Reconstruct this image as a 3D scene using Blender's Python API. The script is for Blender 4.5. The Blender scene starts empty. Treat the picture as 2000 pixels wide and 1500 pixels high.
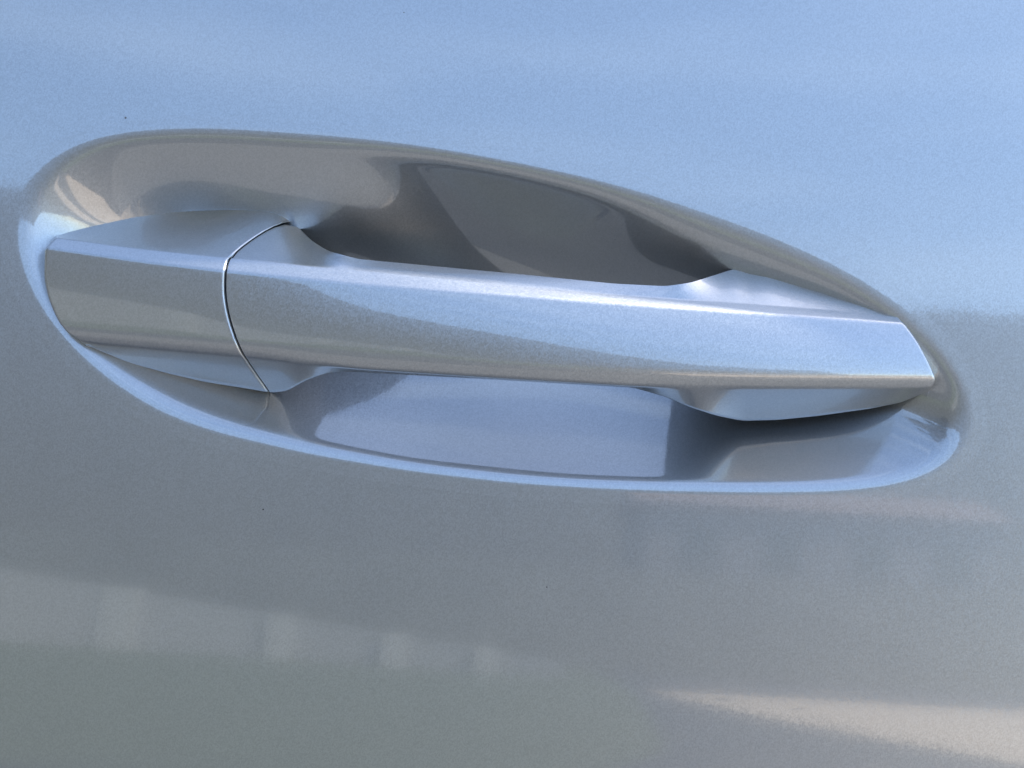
import bpy, bmesh, math, random
import numpy as np
from mathutils import Matrix, Vector

R = math.radians
SC = bpy.context.scene
COL = SC.collection

# ------------------------------------------------------------------ camera, sky, sun, exposure
PX = 0.000132            # metres on the door for one unit of the drawing grid (2000 x 1500 units)
DIST = 0.42              # camera to door
ROLL, PITCH = R(-5.0), R(13.0)
CENTRE = Vector((0.0, 0.0, 0.95))
ROT = (Matrix.Rotation(-PITCH, 4, 'X') @ Matrix.Rotation(ROLL, 4, 'Y'))
DOOR_M = Matrix.Translation(CENTRE) @ ROT

cam_d = bpy.data.cameras.new('camera')
cam = bpy.data.objects.new('camera', cam_d); COL.objects.link(cam)
cam.matrix_world = DOOR_M @ Matrix.Translation((0, -DIST, 0)) @ Matrix.Rotation(R(90), 4, 'X')
cam_d.sensor_width = 36.0
cam_d.lens = 36.0 * DIST / (2000 * PX)
cam_d.clip_start = 0.01
cam_d.clip_end = 3000
SC.camera = cam

SUN_EL, SUN_AZ = R(55), R(60.5)        # azimuth from +Y (behind the car) towards +X
sun_dir = Vector((math.sin(SUN_AZ) * math.cos(SUN_EL), math.cos(SUN_AZ) * math.cos(SUN_EL), math.sin(SUN_EL)))
w = bpy.data.worlds.new('World'); SC.world = w; w.use_nodes = True
nt = w.node_tree
bg = nt.nodes['Background']
sky = nt.nodes.new('ShaderNodeTexSky'); sky.sky_type = 'NISHITA'; sky.sun_disc = False
sky.sun_elevation = SUN_EL; sky.sun_rotation = SUN_AZ
sky.air_density = 1.0; sky.dust_density = 0.7; sky.ozone_density = 1.5
wtc = nt.nodes.new('ShaderNodeTexCoord')
wmp = nt.nodes.new('ShaderNodeMapping'); wmp.inputs['Scale'].default_value = (1.2, 2.2, 6.0)
wnz = nt.nodes.new('ShaderNodeTexNoise'); wnz.inputs['Scale'].default_value = 2.2; wnz.inputs['Detail'].default_value = 7
wrp = nt.nodes.new('ShaderNodeMapRange'); wrp.inputs[1].default_value = 0.46; wrp.inputs[2].default_value = 0.78; wrp.inputs[4].default_value = 0.30
wmx = nt.nodes.new('ShaderNodeMix'); wmx.data_type = 'RGBA'; wmx.inputs[7].default_value = (4.0, 4.8, 5.9, 1)      # thin high cloud
nt.links.new(wtc.outputs['Generated'], wmp.inputs[0]); nt.links.new(wmp.outputs[0], wnz.inputs['Vector']); nt.links.new(wnz.outputs['Fac'], wrp.inputs[0])
nt.links.new(wrp.outputs[0], wmx.inputs[0]); nt.links.new(sky.outputs[0], wmx.inputs[6])
nt.links.new(wmx.outputs[2], bg.inputs[0]); bg.inputs[1].default_value = 0.15
sl = bpy.data.lights.new('sun', 'SUN'); sl.energy = 2.3; sl.angle = R(0.5); sl.color = (1, 0.95, 0.87)
so = bpy.data.objects.new('sun', sl); COL.objects.link(so)
so.rotation_euler = sun_dir.to_track_quat('Z', 'Y').to_euler()
SC.view_settings.view_transform = 'Standard'; SC.view_settings.look = 'None'
SC.view_settings.exposure = 1.46; SC.view_settings.gamma = 1.0
SC.cycles.max_bounces = 12; SC.cycles.glossy_bounces = 8; SC.cycles.diffuse_bounces = 4

# ------------------------------------------------------------------ helpers
def link(o, parent=None):
    COL.objects.link(o)
    if parent is not None:
        o.parent = parent
    return o

def tag(o, label=None, cat=None, group=None, kind=None):
    if label: o['label'] = label
    if cat: o['category'] = cat
    if group: o['group'] = group
    if kind: o['kind'] = kind
    return o

def mesh_obj(name, verts, faces, mat, parent=None, smooth=True, normals=None):
    me = bpy.data.meshes.new(name)
    me.from_pydata(verts, [], faces)
    me.update()
    if smooth:
        me.polygons.foreach_set('use_smooth', [True] * len(me.polygons))
    if normals is not None:
        me.normals_split_custom_set_from_vertices(normals)
    me.materials.append(mat)
    return link(bpy.data.objects.new(name, me), parent)

def box_data(x0, x1, y0, y1, z0, z1, V, F):
    b = len(V)
    V += [(x0, y0, z0), (x1, y0, z0), (x1, y1, z0), (x0, y1, z0), (x0, y0, z1), (x1, y0, z1), (x1, y1, z1), (x0, y1, z1)]
    F += [(b, b+3, b+2, b+1), (b+4, b+5, b+6, b+7), (b, b+1, b+5, b+4), (b+1, b+2, b+6, b+5), (b+2, b+3, b+7, b+6), (b+3, b, b+4, b+7)]

def box(name, x0, x1, y0, y1, z0, z1, mat, parent=None):
    V, F = [], []
    box_data(x0, x1, y0, y1, z0, z1, V, F)
    return mesh_obj(name, V, F, mat, parent, smooth=False)

# ------------------------------------------------------------------ materials
def new_mat(name):
    m = bpy.data.materials.new(name); m.use_nodes = True
    n = m.node_tree.nodes; l = m.node_tree.links
    return m, n, l, n['Principled BSDF']

def plain(name, col, rough=0.8, scale=6.0, amount=0.25, bump=0.0):
    m, n, l, p = new_mat(name)
    tc = n.new('ShaderNodeTexCoord')
    nz = n.new('ShaderNodeTexNoise'); nz.inputs['Scale'].default_value = scale; nz.inputs['Detail'].default_value = 6
    l.new(tc.outputs['Object'], nz.inputs['Vector'])
    mx = n.new('ShaderNodeMix'); mx.data_type = 'RGBA'
    mx.inputs[6].default_value = (*[c * (1 - amount) for c in col], 1)
    mx.inputs[7].default_value = (*[min(1, c * (1 + amount)) for c in col], 1)
    l.new(nz.outputs['Fac'], mx.inputs[0]); l.new(mx.outputs[2], p.inputs['Base Color'])
    p.inputs['Roughness'].default_value = rough
    if bump:
        b = n.new('ShaderNodeBump'); b.inputs['Strength'].default_value = bump; b.inputs['Distance'].default_value = 0.02
        l.new(nz.outputs['Fac'], b.inputs['Height']); l.new(b.outputs[0], p.inputs['Normal'])
    return m

def paint(name, col=(0.575, 0.577, 0.568), sharp=0.27, flake=0.045):
    """silver metallic lacquer: metal flakes lying at slightly different angles under a clear coat"""
    m, n, l, p = new_mat(name)
    tc = n.new('ShaderNodeTexCoord')
    geo = n.new('ShaderNodeNewGeometry')
    vo = n.new('ShaderNodeTexVoronoi'); vo.inputs['Scale'].default_value = 3200
    l.new(tc.outputs['Object'], vo.inputs['Vector'])
    def tilt(amount):
        sub = n.new('ShaderNodeVectorMath'); sub.operation = 'SUBTRACT'; sub.inputs[1].default_value = (0.5, 0.5, 0.5)
        l.new(vo.outputs['Color'], sub.inputs[0])
        scl = n.new('ShaderNodeVectorMath'); scl.operation = 'SCALE'; scl.inputs['Scale'].default_value = amount
        l.new(sub.outputs[0], scl.inputs[0])
        add = n.new('ShaderNodeVectorMath'); add.operation = 'ADD'
        l.new(geo.outputs['Normal'], add.inputs[0]); l.new(scl.outputs[0], add.inputs[1])
        nrm = n.new('ShaderNodeVectorMath'); nrm.operation = 'NORMALIZE'
        l.new(add.outputs[0], nrm.inputs[0])
        return nrm.outputs[0]
    sep = n.new('ShaderNodeSeparateColor'); l.new(vo.outputs['Color'], sep.inputs[0])
    mx = n.new('ShaderNodeMix'); mx.data_type = 'RGBA'
    mx.inputs[6].default_value = (*[c * 0.93 for c in col], 1); mx.inputs[7].default_value = (*[c * 1.07 for c in col], 1)
    l.new(sep.outputs[2], mx.inputs[0]); l.new(mx.outputs[2], p.inputs['Base Color'])
    p.inputs['Metallic'].default_value = 1.0
    p.inputs['Roughness'].default_value = 0.40
    l.new(tilt(flake), p.inputs['Normal'])
    p.inputs['Coat Weight'].default_value = 1.0
    p.inputs['Coat Roughness'].default_value = 0.02
    p.inputs['Coat IOR'].default_value = 1.55
    # fine wash scratches and a few specks of dust
    mp = n.new('ShaderNodeMapping'); mp.inputs['Scale'].default_value = (90, 90, 900); mp.inputs['Rotation'].default_value = (0, R(38), 0)
    l.new(tc.outputs['Object'], mp.inputs[0])
    sn = n.new('ShaderNodeTexNoise'); sn.inputs['Scale'].default_value = 1.0; sn.inputs['Detail'].default_value = 5
    l.new(mp.outputs[0], sn.inputs['Vector'])
    sm = n.new('ShaderNodeTexNoise'); sm.inputs['Scale'].default_value = 22; sm.inputs['Detail'].default_value = 2
    l.new(tc.outputs['Object'], sm.inputs['Vector'])
    sr = n.new('ShaderNodeMapRange'); sr.inputs[1].default_value = 0.60; sr.inputs[2].default_value = 0.72
    l.new(sn.outputs['Fac'], sr.inputs[0])
    sq = n.new('ShaderNodeMath'); sq.operation = 'MULTIPLY'
    l.new(sr.outputs[0], sq.inputs[0]); l.new(sm.outputs['Fac'], sq.inputs[1])
    sc = n.new('ShaderNodeMapRange'); sc.inputs[3].default_value = 0.055; sc.inputs[4].default_value = 0.15
    l.new(sq.outputs[0], sc.inputs[0])
    dv = n.new('ShaderNodeTexVoronoi'); dv.inputs['Scale'].default_value = 110
    l.new(tc.outputs['Object'], dv.inputs['Vector'])
    dsep = n.new('ShaderNodeSeparateColor'); l.new(dv.outputs['Color'], dsep.inputs[0])
    dsz = n.new('ShaderNodeMapRange'); dsz.inputs[1].default_value = 0.80; dsz.inputs[2].default_value = 1.0; dsz.inputs[3].default_value = 0.0; dsz.inputs[4].default_value = 0.036
    l.new(dsep.outputs[0], dsz.inputs[0])
    dl = n.new('ShaderNodeMath'); dl.operation = 'LESS_THAN'
    l.new(dv.outputs['Distance'], dl.inputs[0]); l.new(dsz.outputs[0], dl.inputs[1])
    dust = n.new('ShaderNodeBsdfDiffuse')
    dcol = n.new('ShaderNodeMix'); dcol.data_type = 'RGBA'
    dcol.inputs[6].default_value = (0.05, 0.045, 0.04, 1); dcol.inputs[7].default_value = (0.5, 0.48, 0.45, 1)
    l.new(dsep.outputs[1], dcol.inputs[0]); l.new(dcol.outputs[2], dust.inputs['Color'])
    # the flakes that lie flat give a second, sharper reflection
    gl = n.new('ShaderNodeBsdfGlossy'); l.new(sc.outputs[0], gl.inputs['Roughness'])
    l.new(mx.outputs[2], gl.inputs['Color']); l.new(tilt(0.005), gl.inputs['Normal'])
    mix = n.new('ShaderNodeMixShader'); mix.inputs[0].default_value = sharp
    l.new(p.outputs[0], mix.inputs[1]); l.new(gl.outputs[0], mix.inputs[2])
    mix2 = n.new('ShaderNodeMixShader')
    l.new(dl.outputs[0], mix2.inputs[0]); l.new(mix.outputs[0], mix2.inputs[1]); l.new(dust.outputs[0], mix2.inputs[2])
    l.new(mix2.outputs[0], n['Material Output'].inputs['Surface'])
    return m

PAINT = paint('silver_paint')
PAINT_RECESS = paint('silver_paint_recess', sharp=0.23)
PAINT_HANDLE = paint('silver_paint_handle', sharp=0.15, flake=0.075)
LINER = plain('dark_plastic', (0.085, 0.092, 0.10), 0.55, 60, 0.15)
GAPM = plain('black_rubber', (0.012, 0.013, 0.014), 0.6, 80, 0.2)

# ------------------------------------------------------------------ curves
def smooth1(y, sig):
    if sig <= 0: return y
    k = np.arange(-int(4 * sig) - 1, int(4 * sig) + 2)
    g = np.exp(-k ** 2 / (2.0 * sig * sig)); g /= g.sum()
    n = len(k) // 2
    a = 2 * y[0] - y[1:n + 1][::-1]; b = 2 * y[-1] - y[-n - 1:-1][::-1]
    return np.convolve(np.concatenate([a, y, b]), g, 'valid')

def curve(pts, sig=14):
    """a smooth function of the distance along the handle, from a few measured points"""
    p = np.array(pts, float)
    xs = np.arange(0, 2001, 2.0)
    i = np.clip(np.searchsorted(p[:, 0], xs) - 1, 0, len(p) - 2)
    y = p[i, 1] + (p[i + 1, 1] - p[i, 1]) * (xs - p[i, 0]) / (p[i + 1, 0] - p[i, 0])
    y = smooth1(y, sig / 2.0)
    return lambda x: np.interp(x, xs, y)

def base_w(px, py):
    """the gentle outward bow of the door skin, in grid units"""
    x = (px - 1000) * PX; z = (750 - py) * PX
    return -(x * x / (2 * 6.0) + z * z / (2 * 1.6)) / PX

def to_local(px, py, wv):
    k = 1 - wv * PX / DIST
    return np.stack([(px - 1000) * PX * k, -wv * PX, (750 - py) * PX * k], -1)

# ------------------------------------------------------------------ the car door
door = link(bpy.data.objects.new('car_door', None))
door.matrix_world = DOOR_M
tag(door, 'silver metallic car door with a pull handle over a scooped hollow', 'car door')

OUT = np.array([(22, 440), (34, 385), (70, 330), (125, 290), (200, 265), (300, 253), (400, 250), (550, 257), (700, 270), (850, 291),
                (1000, 318), (1150, 349), (1300, 388), (1450, 437), (1570, 487), (1680, 545), (1780, 620), (1850, 692),
                (1897, 765), (1908, 825), (1887, 882), (1828, 924), (1750, 946), (1650, 957), (1500, 960), (1300, 957), (1150, 951), (1000, 941),
                (800, 918), (600, 886), (400, 840), (300, 803), (200, 737), (120, 660), (70, 590), (36, 515)], float)
NT = 900
def closed(pts, n, sig):
    d = np.r_[0, np.cumsum(np.hypot(*np.diff(np.vstack([pts, pts[:1]]), axis=0).T))]
    t = np.linspace(0, d[-1], n, endpoint=False)
    q = np.vstack([pts, pts[:1]])
    xy = np.stack([np.interp(t, d, q[:, 0]), np.interp(t, d, q[:, 1])], 1)
    k = np.arange(-4 * sig, 4 * sig + 1); g = np.exp(-k ** 2 / (2.0 * sig * sig)); g /= g.sum()
    pad = 4 * sig
    return np.stack([np.convolve(np.r_[xy[-pad:, c], xy[:, c], xy[:pad, c]], g, 'valid') for c in (0, 1)], 1)
O = closed(OUT, NT, 9)
tg = np.roll(O, -1, 0) - np.roll(O, 1, 0); tg /= np.hypot(tg[:, 0], tg[:, 1])[:, None]
nrm2 = np.stack([tg[:, 1], -tg[:, 0]], 1)
if (nrm2 * (O - np.array([960.0, 640.0]))).sum() < 0: nrm2 = -nrm2
O = O + nrm2 * 9.0          # the rounded lip starts a little outside its crest
# the deepest line of the hollow, hidden behind the grip
SP0, SP1 = np.array([480.0, 430.0]), np.array([1500.0, 690.0])
u = np.clip((O[:, 0] - 22) / (1900 - 22), 0, 1)
u = u - 0.0
Sx = SP0[0] + (SP1[0] - SP0[0]) * u; Sy = curve([(0, 420), (480, 436), (600, 500), (750, 565), (1000, 625), (1500, 690), (2000, 740)], 90)(Sx)
S = np.stack([Sx, Sy], 1)
Dv = S - O; Dl = np.hypot(Dv[:, 0], Dv[:, 1]); Du = Dv / Dl[:, None]
ang = np.degrees(np.arctan2(-(O[:, 1] - 640), (O[:, 0] - 960) * 0.40))   # 90 = top, 0 = right, +-180 = left, -90 = bottom
def around(keys, sig=14):
    """a value that changes smoothly round the outline: keys are (angle, value)"""
    k = sorted(keys); a = np.array([x[0] for x in k], float); v = np.array([x[1] for x in k], float)
    a = np.r_[a[-1] - 360, a, a[0] + 360]; v = np.r_[v[-1], v, v[0]]
    y = np.interp(ang, a, v)
    kk = np.arange(-4 * sig, 4 * sig + 1); g = np.exp(-kk ** 2 / (2.0 * sig * sig)); g /= g.sum()
    return np.convolve(np.r_[y[-4 * sig:], y, y[:4 * sig]], g, 'valid')
lipw = around([(-150, 66), (-100, 36), (-80, 35), (-40, 50), (0, 86), (25, 100), (48, 102), (70, 58), (90, 52), (105, 58), (135, 66), (162, 52), (180, 54)])
rho = around([(-155, -0.15), (-128, -0.1), (-106, 0.15), (-90, 0.42), (-40, 0.32), (0, 0.5), (30, 1.3), (55, 1.2), (60, 1.0), (76, 0.3), (88, 0.15), (100, 0.2), (111, 1.5), (140, 1.5), (165, 0.25), (180, 0.05)])
H = np.interp(u, [0, 0.05, 0.1, 0.18, 0.25, 0.33, 0.41, 0.47, 0.55, 0.62, 0.7, 0.78, 0.85, 0.92, 1.0], [180, 162, 126, 108, 128, 184, 209, 220, 216, 211, 204, 180, 162, 154, 134])
kk = np.arange(-160, 161); gk = np.exp(-kk ** 2 / (2.0 * 50 ** 2)); gk /= gk.sum()
H = np.convolve(np.r_[H[-160:], H, H[:160]], gk, 'valid')
rows = []
for d in np.linspace(-1.0, -0.10, 40):
    rows.append(('out', d))
for d in (-70, -56, -44, -33, -23, -14, -6):
    rows.append(('lip', d))
deltas, depths, kinds = [], [], []
for k, d in rows:
    deltas.append(np.full(NT, float(d))); depths.append(np.zeros(NT)); kinds.append(k)
# slope of the wall: rises over the rounded lip, then eases towards the deepest line
NI = 84
fr = np.linspace(0, 1, NI)
DE = lipw[None] * 2.0 * fr[:, None] + (Dl - lipw * 2.0)[None] * (fr[:, None] ** 2.6)
DE = np.where(DE > Dl[None], Dl[None], DE)
x_ = np.clip(DE / lipw[None], 0, 1)
rise = x_ * x_ * (3 - 2 * x_)
ease = np.clip((DE - lipw[None]) / (Dl - lipw)[None], 0, 1)
SL = rise * (1 + (rho[None] - 1) * ease)
DP = np.concatenate([np.zeros((1, NT)), np.cumsum(0.5 * (SL[1:] + SL[:-1]) * np.diff(DE, axis=0), 0)])
DP = DP * (H / DP[-1])[None]
for i in range(NI):
    deltas.append(DE[i]); depths.append(DP[i]); kinds.append('in')

# rectangle of the whole door skin, in grid units
RX0, RX1, RY0, RY1 = -2600.0, 4200.0, -1500.0, 5000.0
cx, cy = 960.0, 640.0
dirv = O - np.array([cx, cy])
tx = np.where(dirv[:, 0] > 0, (RX1 - cx) / np.maximum(dirv[:, 0], 1e-6), (RX0 - cx) / np.minimum(dirv[:, 0], -1e-6))
ty = np.where(dirv[:, 1] > 0, (RY1 - cy) / np.maximum(dirv[:, 1], 1e-6), (RY0 - cy) / np.minimum(dirv[:, 1], -1e-6))
RECT = np.array([cx, cy]) + dirv * np.minimum(tx, ty)[:, None]
P2, WW = [], []
lip0 = O - Du * 70.0
for k, de, dp in zip(kinds, deltas, depths):
    if k == 'out':
        f = -de[0]
        P2.append(lip0 + (RECT - lip0) * ((f - 0.08) / 0.92) ** 2.2 if f > 0.08 else lip0)
    else:
        P2.append(O + Du * de[:, None])
    WW.append(-dp)
P2 = np.array(P2); WW = np.array(WW)
bw = base_w(P2[..., 0], P2[..., 1])
WT = WW + np.where(np.abs(bw) > 0, bw, 0)
POS = to_local(P2[..., 0], P2[..., 1], WT)          # rings x NT x 3
def grid_normals(G):
    a = np.roll(G, -1, 1) - np.roll(G, 1, 1)
    e = np.diff(G, axis=0); h = np.maximum(np.linalg.norm(e, axis=2, keepdims=True), 1e-9)
    b = np.empty_like(G); b[0] = e[0]; b[-1] = e[-1]
    h1, h2 = h[:-1], h[1:]
    b[1:-1] = (h1 * h1 * e[1:] + h2 * h2 * e[:-1]) / (h1 * h2 * (h1 + h2))
    n = np.cross(a, b)
    n /= np.maximum(np.linalg.norm(n, axis=2, keepdims=True), 1e-12)
    return n
NRM = grid_normals(POS)
if NRM[44, 0, 1] > 0: NRM = -NRM
def ring_part(name, r0, r1_, mat, parent):
    n = r1_ - r0
    V = POS[r0:r1_].reshape(-1, 3); N = NRM[r0:r1_].reshape(-1, 3)
    F = []
    for i in range(n - 1):
        for j in range(NT):
            j2 = (j + 1) % NT
            F.append((i * NT + j, i * NT + j2, (i + 1) * NT + j2, (i + 1) * NT + j))
    a = np.cross(V[F[0][1]] - V[F[0][0]], V[F[0][2]] - V[F[0][0]])
    if a[1] > 0: F = [f[::-1] for f in F]
    return mesh_obj(name, V.tolist(), F, mat, parent, True, N.tolist())
SPLIT = 44
ring_part('door_skin', 0, SPLIT + 1, PAINT, door)
ring_part('handle_recess', SPLIT, len(kinds), PAINT_RECESS, door)

def recess_depth(px, py):
    """depth of the hollow under points of the drawing grid"""
    q = P2[47:].reshape(-1, 2); wv = WT[47:].reshape(-1)
    out = np.empty(len(px))
    for i in range(len(px)):
        d2 = (q[:, 0] - px[i]) ** 2 + (q[:, 1] - py[i]) ** 2
        j = np.argpartition(d2, 4)[:4]
        ww = 1 / (d2[j] + 1)
        out[i] = (wv[j] * ww).sum() / ww.sum()
    return out

# ------------------------------------------------------------------ the handle
T_ = curve([(0, 520), (85, 480), (110, 459), (140, 446), (180, 434), (260, 416), (350, 406), (450, 402), (520, 405), (556, 415), (580, 440), (605, 468),
            (640, 490), (700, 506), (1000, 534), (1200, 554), (1300, 559), (1350, 552), (1400, 536), (1440, 523), (1500, 532),
            (1600, 562), (1690, 591), (1735, 612), (1760, 630), (1830, 690), (2000, 760)], 8)
C1_ = curve([(0, 447), (110, 464), (270, 486), (440, 504), (700, 529), (1000, 558), (1200, 575), (1500, 596), (1700, 612), (1760, 622), (2000, 640)], 30)
C2_ = curve([(0, 470), (90, 483), (270, 509), (440, 529), (700, 555), (1000, 578), (1200, 594), (1500, 614), (1755, 630), (2000, 646)], 30)
B1_ = curve([(0, 628), (150, 645), (440, 668), (700, 690), (1000, 713), (1300, 728), (1500, 734), (1825, 738), (2000, 740)], 30)
B2_ = curve([(0, 655), (165, 670), (500, 698), (700, 722), (1000, 742), (1240, 756), (1500, 758), (1825, 758), (2000, 758)], 24)
U_ = curve([(0, 640), (165, 672), (250, 708), (330, 730), (400, 746), (470, 757), (530, 767), (560, 764), (600, 741), (640, 728), (680, 726), (900, 738), (1000, 744), (1240, 758),
            (1300, 775), (1350, 796), (1400, 812), (1450, 822), (1520, 820), (1600, 812), (1700, 798), (1760, 786), (1825, 759), (2000, 740)], 7)
WF_ = curve([(0, 16), (85, 24), (300, 48), (600, 76), (1000, 88), (1400, 80), (1650, 60), (1825, 40), (2000, 14)], 120)
TW_ = curve([(0, -15), (300, -13), (480, -10), (700, -2), (1000, 9), (1300, 20), (1600, 24), (2000, 24)], 90)   # how far the face leans back at its top edge
XL_ = [(440, 125), (462, 110), (484, 88), (540, 86), (580, 94), (620, 110), (650, 132), (668, 162), (690, 190)]
XR_ = [(560, 1690), (600, 1735), (626, 1758), (640, 1772), (670, 1793), (705, 1812), (737, 1826), (750, 1825), (759, 1817), (790, 1790)]

NQ = 260
xs_dense = np.arange(0, 2001, 4.0)
wt_feet = recess_depth(xs_dense, T_(xs_dense)) - 14
b2w = WF_(xs_dense) - 14 + base_w(xs_dense, np.full_like(xs_dense, 620.0))
wu_feet = np.maximum(recess_depth(xs_dense, U_(xs_dense)) - 14, b2w - np.interp(xs_dense, [250, 480, 1200, 1400], [1.45, 1.3, 1.5, 1.62]) * np.maximum(U_(xs_dense) - B2_(xs_dense), 8))
def sstep(x, a, b):
    f = np.clip((x - a) / (b - a), 0, 1); return f * f * (3 - 2 * f)
bar_t = sstep(xs_dense, 565, 665) * (1 - sstep(xs_dense, 1322, 1475))
bar_u = sstep(xs_dense, 535, 650) * (1 - sstep(xs_dense, 1345, 1460))
WTT = wt_feet * (1 - bar_t) + 27.0 * bar_t
WUU = wu_feet * (1 - bar_u) + 27.0 * bar_u
wT = lambda x: np.interp(x, xs_dense, WTT)
wU = lambda x: np.interp(x, xs_dense, WUU)

# profile parameter list: (segment index, fraction) with rounded corners
KEYR = [0, 3, 5, 9, 7, 0]       # corner radius in grid units at T, C1, C2, B1, B2, U
def profile(x):
    """profile points (NP x len(x)) for each distance x along the handle: y and w"""
    f = WF_(x); tw = TW_(x)
    K = [(T_(x), wT(x)), (C1_(x), f - tw - 22), (C2_(x), f - tw), (B1_(x), f), (B2_(x), f - 13), (U_(x), wU(x))]
    b = base_w(x, np.full_like(x, 620.0))
    ys, ws = [], []
    def lerp(A, B, t): return (A[0] + (B[0] - A[0]) * t, A[1] + (B[1] - A[1]) * t)
    ends = []
    for j in range(6):
        ends.append(KEYR[j])
    prev = K[0]
    for j in range(5):
        A, B = K[j], K[j + 1]
        ln = np.hypot(B[0] - A[0], B[1] - A[1]) + 1e-6
        ta = np.minimum(ends[j] / ln, 0.45); tb_ = 1 - np.minimum(ends[j + 1] / ln, 0.45)
        n = [9, 4, 16, 4, 9][j]
        bul = [0.05, 0.02, 0.0, 0.06, 0.015][j]
        bulge = (2.0 + 4.0 * sstep(x, 430, 850)) if j == 2 else 0.0
        for k in range(n + 1):
            t = ta + (tb_ - ta) * (k / n)
            y, wv = lerp(A, B, t)
            # a slight outward swell of each face
            hump = 4 * t * (1 - t)
            ny, nw = -(B[1] - A[1]) / ln, (B[0] - A[0]) / ln
            sw = bulge if j == 2 else bul * ln * 0.6
            ys.append(y); ws.append(wv + np.abs(nw) * sw * hump)
        if j < 4:
            C = K[j + 2]
            ln2 = np.hypot(C[0] - B[0], C[1] - B[1]) + 1e-6
            t2 = np.minimum(ends[j + 1] / ln2, 0.45)
            # quadratic corner between the two trimmed ends
            p0 = (ys[-1], ws[-1])
            hump2 = 4 * t2 * (1 - t2)
            bulge2 = (2.0 + 4.0 * sstep(x, 430, 850)) if j + 1 == 2 else 0.0
            nw2 = (C[0] - B[0]) / ln2
            sw2 = bulge2 if j + 1 == 2 else [0.05, 0.02, 0, 0.06, 0.015][j + 1] * ln2 * 0.6
            p2 = lerp(B, C, t2); p2 = (p2[0], p2[1] + np.abs(nw2) * sw2 * hump2)
            for k in range(1, 6):
                t = k / 6
                ys.append((1 - t) ** 2 * p0[0] + 2 * t * (1 - t) * B[0] + t * t * p2[0])
                ws.append((1 - t) ** 2 * p0[1] + 2 * t * (1 - t) * B[1] + t * t * p2[1])
    return np.array(ys), np.array(ws) + b

# reference positions of the profile rows at the seam and the ends
def seam_x():
    """where the cap meets the grip, one x per profile row"""
    n = profile(np.array([480.0]))[0].shape[0]
    keys = [(580, 447), (575, 442), (566, 439), (555, 437), (530, 445), (500, 463), (470, 485), (447, 505), (441, 530), (440, 580), (450, 627), (460, 655), (469, 680), (482, 702), (503, 732), (527, 767)]
    kx = np.array([k[0] for k in keys], float); ky = np.array([k[1] for k in keys], float)
    td = np.linspace(0, 1, 400)
    sx = smooth1(np.interp(td * (len(kx) - 1), np.arange(len(kx)), kx), 10); sy = smooth1(np.interp(td * (len(kx) - 1), np.arange(len(kx)), ky), 10)
    out = []
    for r in range(n):
        # the row's curve y(x) against the seam curve: take the crossing with the smallest gap
        yr = profile(sx)[0][r]
        out.append(sx[np.argmin(np.abs(yr - sy) + 0.0 * td)])
    return np.array(out)
SEAM = smooth1(np.maximum.accumulate(seam_x()[::-1])[::-1] if False else seam_x(), 0.8)

def end_x(keys, guess):
    ky = np.array([k[0] for k in keys], float); kx = np.array([k[1] for k in keys], float)
    yd = np.linspace(ky[0], ky[-1], 600); xd = smooth1(np.interp(yd, ky, kx), 10)
    pr = profile(xd)[0]
    return np.array([xd[np.argmin(np.abs(pr[r] - yd))] for r in range(pr.shape[0])])
XL = smooth1(end_x(XL_, 90), 0.8); XR = smooth1(end_x(XR_, 1800), 0.8)

def shell(name, xa, xb, nq, mat, parent, ra, rb, da, db, chamf=False, liner=False):
    """a painted shell between two end curves; ra, rb round the ends, da, db are the depths of the returning edges"""
    q = np.linspace(0, 1, nq)
    X = xa[:, None] + (xb - xa)[:, None] * q[None]
    Y = np.empty_like(X); W = np.empty_like(X)
    for r in range(X.shape[0]):
        y, wv = profile(X[r]); Y[r] = y[r]; W[r] = wv[r]
    G = np.stack([X, Y, W], -1)
    # rounded ends with walls that go back into the hollow
    def edge(col, sgn, rad, dep):
        rows_ = []
        c = G[:, col]
        mid = c.mean(0)
        for a in np.linspace(0, 90, 6)[1:]:
            s_, c_ = math.sin(R(a)), math.cos(R(a))
            p = c.copy(); p[:, 0] += sgn * rad * s_; p[:, 2] -= rad * (1 - c_) * (1.6 if chamf and sgn > 0 else 1.0)
            rows_.append(p)
        last = rows_[-1]
        for f in (0.3, 1.0):
            p = last.copy(); p[:, 2] -= dep * f
            rows_.append(p)
        return rows_
    A = edge(0, -1, ra, da)[::-1]; B = edge(-1, 1, rb, db)
    G = np.concatenate([np.stack(A, 1), G, np.stack(B, 1)], 1)
    # close the back of the section
    back = []
    n = G.shape[0]
    front = n
    for f in (0.0, 0.33, 0.67, 1.0):
        p = G[-1] + (G[0] - G[-1]) * f
        p = p.copy(); p[:, 2] = np.minimum(G[-1][:, 2], G[0][:, 2]) * 0.5 + p[:, 2] * 0.5 - 1
        back.append(p)
    G = np.concatenate([G, np.stack(back, 0)], 0)
    PL = to_local(G[..., 0], G[..., 1], G[..., 2])
    nr, nc = PL.shape[:2]
    F, FB = [], []
    for i in range(nr):
        i2 = (i + 1) % nr
        for j in range(nc - 1):
            (FB if liner and i >= front else F).append((i * nc + j, i * nc + j + 1, i2 * nc + j + 1, i2 * nc + j))
    V = PL.reshape(-1, 3)
    f = F[(n // 2) * (nc - 1) + nc // 2]
    if np.cross(V[f[1]] - V[f[0]], V[f[2]] - V[f[0]])[1] > 0: F = [x[::-1] for x in F]
    if liner:
        used = sorted({v for fc in FB for v in fc}); idx = {v: i for i, v in enumerate(used)}
        mesh_obj('grip_liner', V[used].tolist(), [tuple(idx[v] for v in fc) for fc in FB], LINER, parent, True)
    return mesh_obj(name, V.tolist(), F, mat, parent, True)

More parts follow.
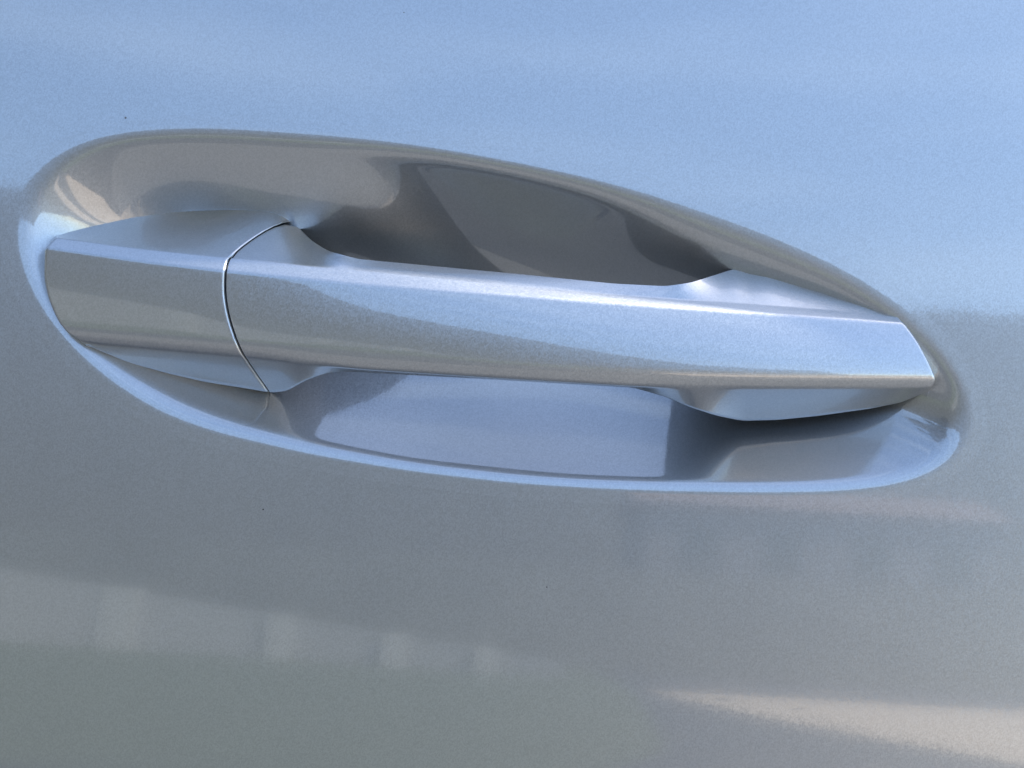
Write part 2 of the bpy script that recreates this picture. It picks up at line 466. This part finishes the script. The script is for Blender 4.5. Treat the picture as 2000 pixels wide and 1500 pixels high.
handle = link(bpy.data.objects.new('door_handle', None), door)
GAP = 1.2
shell('end_cap', XL + 5, SEAM - 7.5, 120, PAINT_HANDLE, handle, 5, 8.0, 60, 34, True)
shell('grip', SEAM + GAP + 1.0, XR - 5, NQ, PAINT_HANDLE, handle, 1.0, 5, 34, 60, liner=True)
# dark inner core seen in the joint between cap and grip
q = np.linspace(-14, 22, 8)
X = SEAM[:, None] + q[None]
Y = np.empty_like(X); W = np.empty_like(X)
for r in range(X.shape[0]):
    y, wv = profile(X[r]); Y[r] = y[r]; W[r] = wv[r]
PLc = to_local(X, Y + (640 - Y) * 0.02, W - 9)
nr, nc = PLc.shape[:2]
F = [(i * nc + j, i * nc + j + 1, (i + 1) * nc + j + 1, (i + 1) * nc + j) for i in range(nr - 1) for j in range(nc - 1)]
mesh_obj('joint_seal', PLc.reshape(-1, 3).tolist(), F, GAPM, handle, True)

# ------------------------------------------------------------------ the street that the paint mirrors
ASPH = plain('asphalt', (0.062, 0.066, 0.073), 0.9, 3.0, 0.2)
CONC = plain('pale_concrete', (0.55, 0.43, 0.31), 0.9, 1.5, 0.12)
PAVE = plain('paving', (0.145, 0.142, 0.135), 0.9, 1.5, 0.12)
GRASS = plain('grass_green', (0.085, 0.10, 0.06), 1.0, 2.0, 0.3)
WALLM = plain('grey_render', (0.29, 0.285, 0.27), 0.9, 0.8, 0.1)
PILM = plain('pale_stone', (0.45, 0.43, 0.385), 0.9, 2.0, 0.1)
LEAF = plain('leaf_mass', (0.165, 0.158, 0.138), 1.0, 0.6, 0.4)

def sheet(name, pts, z, mat):
    return tag(mesh_obj(name, [(x, y, z) for x, y in pts], [tuple(range(len(pts)))], mat, None, False), kind='structure')
g = 400.0
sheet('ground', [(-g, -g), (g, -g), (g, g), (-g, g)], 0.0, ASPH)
sheet('pavement', [(-60, -2.2), (60, -2.2), (60, -0.2), (0.55, -0.2), (0.3, -0.95), (-60, -0.95)], 0.004, PAVE)  # near edge cut back: bare dark asphalt stands in for the car's shade
sheet('lawn', [(-60, -60), (2.0, -60), (2.0, -18.3), (1.2, -8.5), (0.2, -5.4), (-60, -5.0)], 0.008, GRASS)
sheet('added_apron', [(0.75, -2.7), (1.15, -6.5), (30, -6.5), (30, -2.7)], 0.012, CONC)  # pale ground added out of view to brighten the hollow's left end
sheet('forecourt', [(2.1, -18.3), (2.7, -13.0), (3.6, -8.9), (4.6, -6.6), (30, -6.6), (30, -19.6), (7.3, -18.5)], 0.012, CONC)

# an unseen tree added at the left, darkening the sky mirrored in the hollow
def tree(name, label, x, y, hgt, rad, seed):
    t = link(bpy.data.objects.new(name, None)); t.location = (x, y, 0); tag(t, label, 'tree')
    g_ = np.random.default_rng(seed)
    V, F = [], []
    zs = np.linspace(0, hgt * 0.72, 9)
    for i, z in enumerate(zs):
        r = 0.24 * (1 - 0.75 * z / hgt)
        for k in range(10):
            a = k * 2 * math.pi / 10
            V.append((r * math.cos(a) + 0.15 * math.sin(z * 0.9), r * math.sin(a) + 0.1 * math.sin(z * 1.3 + 1), z))
    for i in range(len(zs) - 1):
        for k in range(10):
            F.append((i * 10 + k, i * 10 + (k + 1) % 10, (i + 1) * 10 + (k + 1) % 10, (i + 1) * 10 + k))
    mesh_obj('trunk', V, F, BARK, t)
    n = 5200
    d = g_.normal(size=(n, 3)); d /= np.linalg.norm(d, axis=1, keepdims=True)
    lob = 1 + 0.22 * np.sin(d[:, 0] * 5 + seed) * np.cos(d[:, 2] * 6) + 0.15 * np.sin(d[:, 1] * 9)
    p = d * (g_.uniform(0.45, 1, n) * lob)[:, None] * np.array([rad, rad, (hgt - 2.2) / 2]) + np.array([0, 0, 2.2 + (hgt - 2.2) / 2])
    a = g_.normal(size=(n, 3)); a /= np.linalg.norm(a, axis=1, keepdims=True)
    b = np.cross(a, g_.normal(size=(n, 3))); b /= np.linalg.norm(b, axis=1, keepdims=True)
    s_ = g_.uniform(0.12, 0.30, n)[:, None]
    Q = np.stack([p - a * s_ - b * s_ * .6, p + a * s_ - b * s_ * .6, p + a * s_ + b * s_ * .6, p - a * s_ + b * s_ * .6], 1).reshape(-1, 3)
    mesh_obj('crown', Q.tolist(), [(4 * i, 4 * i + 1, 4 * i + 2, 4 * i + 3) for i in range(n)], LEAF, t, False)
BARK = plain('bark', (0.10, 0.08, 0.06), 1.0, 12, 0.3)
tree('blocking_tree', 'leafy green tree added out of view to darken the mirrored sky', -7.6, -4.2, 9.5, 2.9, 3)

# a low garden wall that falls away to the right, with pale piers
wall = link(bpy.data.objects.new('garden_wall', None)); wall.location = (-4, -22, 0)
tag(wall, 'low grey garden wall with pale stone piers across the lawn', 'garden wall')
def wall_pt(az): 
    d = 21.0
    return math.sin(R(az)) * d, -math.cos(R(az)) * d
ox, oy = -4, -22
A = wall_pt(-40); B = wall_pt(3.5)
def wall_h(az): return max(0.25, 1.35 + (az + 19) * (0.46 - 1.35) / 19.2)
V, F = [], []
azs = np.linspace(-40, 3.5, 24)
for i, az in enumerate(azs):
    x, y = wall_pt(az); h = wall_h(az)
    V += [(x - ox, y - oy, 0), (x - ox, y - oy, h), (x - ox, y - oy - 0.3, h), (x - ox, y - oy - 0.3, 0)]
    if i: 
        b = 4 * i
        F += [(b - 4, b, b + 1, b - 3), (b - 3, b + 1, b + 2, b - 2), (b - 2, b + 2, b + 3, b - 1)]
mesh_obj('wall_face', V, F, WALLM, wall, False)
for az, wd in ((-14.5, 0.26), (-8.1, 0.2), (-3.5, 0.18), (0.2, 0.16), (-24, 0.28)):
    x, y = wall_pt(az); h = wall_h(az) + 0.04
    box('pier', x - ox - wd, x - ox + wd, y - oy - 0.35, y - oy + 0.12, 0, h, PILM, wall)

tag(box('hedge', -40, 12.2, -29, -27, 0, 2.6, LEAF), 'clipped green hedge behind the low garden wall', 'hedge')
# a wooded hillside closes the view behind the hedge
def hill_top(az):
    return 18.3 - 0.066 * az + 0.22 * math.sin(az * 0.31 + 1) + 0.12 * math.sin(az * 0.83)
V, F = [], []
azs = np.arange(-88, 25.6, 0.6); NR = 14
for az in azs:
    end = sstep(25.4 - az, 0, 2.2)
    top = math.tan(R(hill_top(az))) * 240 * (0.12 + 0.88 * float(end)) + 1
    for k in range(NR):
        f = k / (NR - 1)
        d = 120 + 120 * f
        z = top * (f * f * (3 - 2 * f)) + 0.9 * math.sin(az * 2.1 + k * 1.7) * f * (1 - f) * 4
        V.append((math.sin(R(az)) * d, -math.cos(R(az)) * d, z))
    d = 300
    V.append((math.sin(R(az)) * d, -math.cos(R(az)) * d, 0))
for i in range(len(azs) - 1):
    for k in range(NR):
        b = i * (NR + 1) + k
        F.append((b, b + 1, b + NR + 2, b + NR + 1))
HILL = plain('wooded_hillside', (0.056, 0.055, 0.048), 1.0, 0.05, 0.18)
tag(mesh_obj('hills', V, F, HILL, None, True), kind='structure')

# a long low house with a clay tile roof, beyond the hedge to the right
ROOF = plain('clay_tiles', (0.20, 0.13, 0.105), 0.9, 3.0, 0.2)
RENDER = plain('house_render', (0.17, 0.162, 0.16), 0.9, 1.0, 0.1)
GLASS = plain('window_glass', (0.03, 0.035, 0.04), 0.1, 1.0, 0.05)
house = link(bpy.data.objects.new('house', None)); house.location = (9.5, -44, 0)
tag(house, 'long low grey house with a clay tile roof behind the hedge', 'house')
box('wall', -5.2, 5.2, -3.5, 3.5, 0, 6.1, RENDER, house)
V = [(-5.6, 3.9, 6.05), (5.6, 3.9, 6.05), (5.6, 0, 7.3), (-5.6, 0, 7.3), (5.6, -3.9, 6.05), (-5.6, -3.9, 6.05)]
mesh_obj('roof', V, [(0, 1, 2, 3), (3, 2, 4, 5), (1, 4, 2), (0, 3, 5), (0, 5, 4, 1)], ROOF, house, False)
for x in (-3.6, -1.2, 1.4, 3.8):
    box('window', x - 0.55, x + 0.55, 3.5, 3.53, 3.6, 5.1, GLASS, house)
